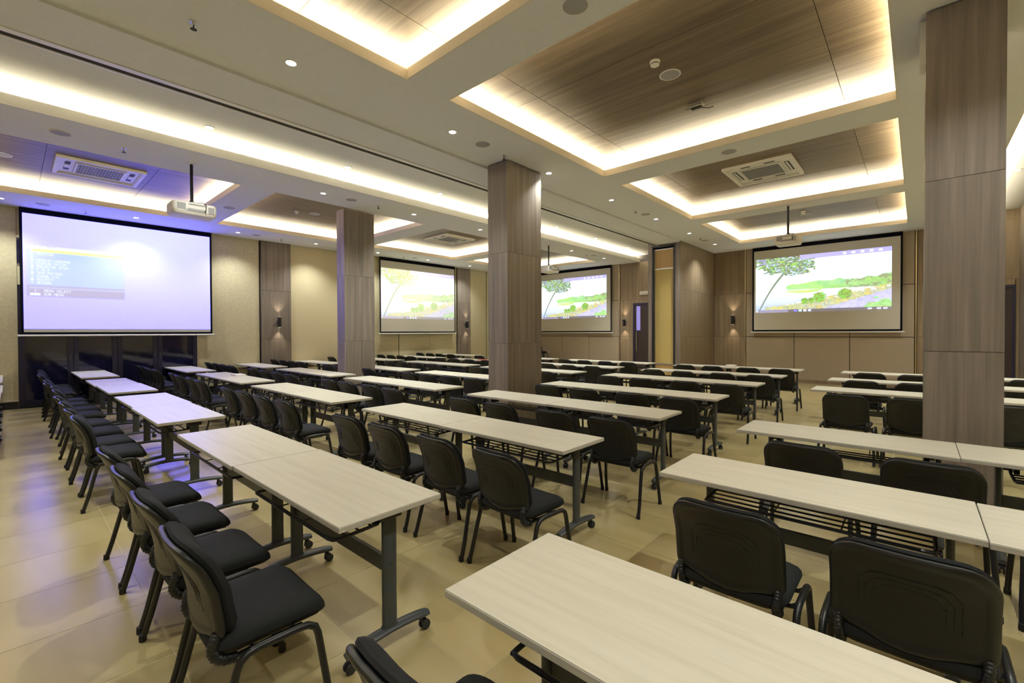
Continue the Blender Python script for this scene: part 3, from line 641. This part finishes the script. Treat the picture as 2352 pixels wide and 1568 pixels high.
def frame(m, a, b, w, z0, z1): m.box(-a, a, -b, -b+w, z0, z1).box(-a, a, b-w, b, z0, z1).box(-a, -a+w, -b+w, b-w, z0, z1).box(a-w, a, -b+w, b-w, z0, z1)
frame(m, a, b, .05, -.045, .0); frame(m, a-.05, b-.05, .02, -.030, 0); m.build('fascia', 'white', ac)
MB().box(-.49, .49, -.53, .53, -.012, -.004).build('inner_plate', 'white', ac)
m = MB(); frame(m, .335, .335, .03, -.036, -.012); m.build('grille_frame', 'white', ac)
m = MB(); m.box(-.305, .305, -.305, .305, -.02, -.0125); [m.box(-.305, .305, -.30+.04*k, -.288+.04*k, -.03, -.02) for k in range(15)]; m.build('return_grille', 'grille', ac)
for (x, y, w, h) in ((-.42, 0, .035, .27), (.42, 0, .035, .27), (0, -.43, .27, .035), (0, .43, .27, .035)):
    m = MB(); m.box(x-w, x+w, y-h, y+h, -.016, -.0122)
    m.build('outlet_slot', 'grille_d', ac)
    MB().box(x-w*.4, x+w*.4, y-h*.98, y+h*.98, -.026, -.0165).build('louvre', 'white', ac)
reg2()
place(sk, [(-2.13, 3.18, H), (-2.13, 7.30, H), (-4.68, 4.60, H), (-4.68, 9.86, H), (-4.72, 13.9, H), (-8.62, .50, H), (-13.62, .52, H), (-11.08, 3.22, H), (-13.62, 4.61, H), (-8.60, 4.70, H), (-13.58, 9.88, H), (-8.55, 13.9, H), (-2.14, 5.14, HC), (-2.13, 13.63, HC), (-11.25, -.03, HC), (-11.2, 5.13, HC)],
  ['round grey ceiling speaker at the top edge between the first two coffers', 'round ceiling speaker between the large and middle coffers', 'round grey ceiling speaker just before the middle pillar', 'round ceiling speaker past the middle pillar beside the third downlight', 'round ceiling speaker near the folded partition',
   'round ceiling speaker beside the long cove, above the menu screen projector', 'round ceiling speaker directly over the menu screen', 'round ceiling speaker between the two nearest coffers of the screen side', 'round ceiling speaker over the wallpaper beside the menu screen', 'round ceiling speaker above the violet-sided pillar',
   'round ceiling speaker over the washed-out landscape screen', 'round ceiling speaker at the far end beside the long cove', 'round white ceiling speaker on the wood of the largest coffer', 'round ceiling speaker on the wood of the farthest coffer', 'round ceiling speaker beside the long air conditioner grille', 'round ceiling speaker on the wood behind the violet-sided pillar'], 'speaker', 'ceiling speakers')
place(sr, [(-4.71, 1.11, H), (-4.74, 5.12, H), (-4.69, 9.38, H), (-4.68, 13.4, H), (-8.65, 1.16, H), (-13.62, 1.17, H), (-13.62, 5.27, H), (-8.58, 5.31, H), (-13.57, 9.39, H), (-8.58, 13.47, H)],
  ['small sprinkler head at the top of the picture before the first downlight', 'small sprinkler head at the top of the middle pillar', 'small sprinkler head past the middle pillar', 'small sprinkler head near the folded partition', 'small sprinkler head over the long air conditioner', 'small sprinkler head above the menu screen',
   'small sprinkler head over the first wood pilaster', 'small sprinkler head beside the violet-sided pillar', 'small sprinkler head over the washed-out screen', 'small sprinkler head at the far end beside the long cove'], 'sprinkler', 'ceiling sprinklers')
place(sd, [(-2.16, 4.78, HC), (-2.12, 13.22, HC), (-11.27, 4.73, HC)], ['white smoke detector on the wood of the largest coffer', 'white smoke detector on the wood of the farthest coffer', 'white smoke detector on the wood behind the violet-sided pillar'], 'smoke detector', 'smoke detectors')
A_ = place(ac, [(-2.13, 9.34, HC), (-11.11, 1.15, HC), (-11.03, 9.36, HC)], ['square ceiling air conditioner in the middle coffer above the rows', 'ceiling air conditioner grille in the coffer before the menu screen', 'ceiling air conditioner in the coffer before the washed-out screen'], 'air conditioner', 'ceiling air conditioners')
hb = empty('open_ceiling_box', (-2.16, 6.03, HC)); tag(hb, 'small open junction box with loose clips on the largest coffer', 'junction box')
m = MB(); frame(m, .085, .06, .014, -.05, 0); m.build('box_frame', 'alu', hb); bx('inside', 'grille_d', (-.07, .07, -.045, .045, -.02, -.004), hb)
MB().tube([(.06, .03, -.05), (.13, .06, -.075), (.2, .05, -.08)], .006, 6).build('clip', 'grille_d', hb); MB().tube([(-.06, -.03, -.05), (-.10, -.10, -.08)], .005, 6).build('clip', 'grille_d', hb)

def projector(loc, rz, label, w=.30, pole=True, sc=1.0):
    r = empty('projector', loc, rz); tag(r, label, 'projector', 'ceiling projectors'); r.scale = (sc, sc, sc)
    # local -y is the rear with the sockets, +y the lens side; origin at the ceiling
    zt = -.655; zb = -.855
    m = MB(); fn = lambda a, b, t: (a, b, (zt+zb)/2+t)
    h = (zt-zb)/2; m.pad(w*2, .44, .07, [(.06, -h), (.02, -h+.006), (.004, -h+.04), (0, -h+.07), (0, h-.06), (.006, h-.02), (.03, h-.003), (.06, h)], fn); m.build('body', 'white', r, smooth=True)
    m = MB(); m.box(-w+.06, -w+.17, -.2225, -.2185, zb+.07, zt-.035); m.box(w-.13, w-.05, -.2225, -.2185, zb+.05, zt-.05); m.build('vent', 'grille', r)
    m = MB(); m.box(-.10, .13, -.2225, -.2185, zb+.055, zb+.095); m.box(-.09, .12, -.2225, -.2185, zt-.05, zt-.03)
    for k in range(7): m.box(-.12+.03*k, -.105+.03*k, -.2245, -.222, zb+.06, zb+.078)
    m.build('socket_panel', 'grille', r)
    MB().tube([(.12, -.225, zb+.07), (.13, -.26, zb+.09), (.135, -.25, zt-.03), (.12, -.16, zt+.02), (0, -.03, zt+.03)], .006, 6).build('cable', 'black', r, smooth=True)
    MB().lathe([(.07, .17), (.07, .235), (.05, .24), (.045, .225)], (w*.35, 0, (zt+zb)/2), 16, 'y').build('lens_barrel', 'black', r, smooth=True)
    MB().box(-.13, .13, -.10, .10, zt, zt+.012).box(-.02, .02, -.14, .14, zt+.012, zt+.022).build('mount_plate', 'alu', r)
    MB().lathe([(.055, zt+.012), (.035, zt+.05), (.022, zt+.07), (.022, 0)], n=14).build('pole', 'black', r, smooth=True)
    MB().lathe([(.06, -.012), (.06, 0)], n=18).build('ceiling_plate', 'white', r, smooth=True)
    return r
projector((-8.67, 1.99, H), PI/2, 'white ceiling projector with rear sockets facing the viewer before the menu screen')
projector((-8.62, 11.35, H), PI/2, 'white ceiling projector hanging just past the middle pillar')
projector((-2.09, 11.30, H), 0, 'white ceiling projector hanging before the screen near the tall pillar', .235)

# wall lamps
def sconce(loc, out, label):
    r = empty('wall_lamp', loc); tag(r, label, 'wall lamp', 'up-down wall lamps'); ox, oy = out
    MB().lathe([(.045, -.15), (.052, -.145), (.052, .145), (.045, .15)], (ox*.10, oy*.10, 0), 18).build('cylinder', 'black', r, smooth=True)
    MB().box(min(0, ox*.07)-(.03 if oy else 0), max(0, ox*.07)+(.03 if oy else 0), min(0, oy*.07)-(.03 if ox else 0), max(0, oy*.07)+(.03 if ox else 0), -.06, .06).build('wall_bracket', 'black', r)
    for s in (-1, 1): MB().lathe([(.001, .151*s), (.038, .151*s), (.038, .1505*s), (.001, .1505*s)], (ox*.10, oy*.10, 0), 14).build('lens', 'glowup', r)
    for s in (-1, 1):
        l = bpy.data.lights.new('sconce_lamp', 'SPOT'); l.energy = 16; l.color = (1, .82, .62); l.spot_size = math.radians(75); l.spot_blend = .8; l.shadow_soft_size = .02
        o = bpy.data.objects.new('sconce_lamp', l); C.objects.link(o); o.location = (loc[0]+ox*.10, loc[1]+oy*.10, loc[2]+.16*s); o.rotation_euler = (PI if s > 0 else 0, 0, 0)
sconce((XW+.06, 5.42, 1.93), (1, 0), 'black cylinder wall lamp on the wood pilaster beside the menu screen')
sconce((XW+.06, 13.0, 1.93), (1, 0), 'black cylinder wall lamp beside the washed-out landscape screen')
sconce((-8.68, YW, 1.96), (0, -1), 'black cylinder wall lamp beside the dark brown door')
sconce((-4.64, YW, 1.99), (0, -1), 'black cylinder wall lamp between the partition and the last screen')
em = empty('emergency_light', (-7.86, YW-.0, 3.10)); tag(em, 'small white emergency light box above the dark brown door', 'emergency light')
MB().box(-.17, .17, -.07, 0, -.07, .07, b=.01).build('housing', 'white', em); MB().box(-.14, .14, -.076, -.07, -.05, .0).build('diffuser', 'screen', em)
# spare furniture by the far corner
reg2()
o = copy_tree(table0); o.location = (-12.78, 15.80, 0); o.rotation_euler.z = 0; o.scale.x = .8; tag(o, 'pale wood table standing alone under the landscape screen past the middle pillar', 'table', 'flip-top tables in rows')
for k in range(2):
    o = copy_tree(chair0, skip=('rubber_foot',)); o.location = (-12.06, 15.22+.03*k, .30*k); o.rotation_euler.z = 0
    tag(o, ['black padded chair under another in the stack by the far corner', 'black padded chair on top of the stack by the far corner'][k], 'chair', 'black chairs behind the tables')
# small things on tables
def small(name, m, a, label, cat): o = tag(bx(name, m, a), label, cat); return o
small('paper_stack', 'paperw', (-11.9+1.5, -11.6+1.5, 3.02, 3.2, .7455, .775), 'small white paper stack on a table near the glass doors', 'paper')
small('red_folder', 'red', (-10.15, -9.9, 9.70, 9.9, .7455, .76), 'red folder lying on a distant table before the middle pillar', 'folder')
small('white_box', 'paperw', (-3.45, -3.25, 11.62, 11.78, .7455, .79), 'small white box on the farthest table row', 'box')
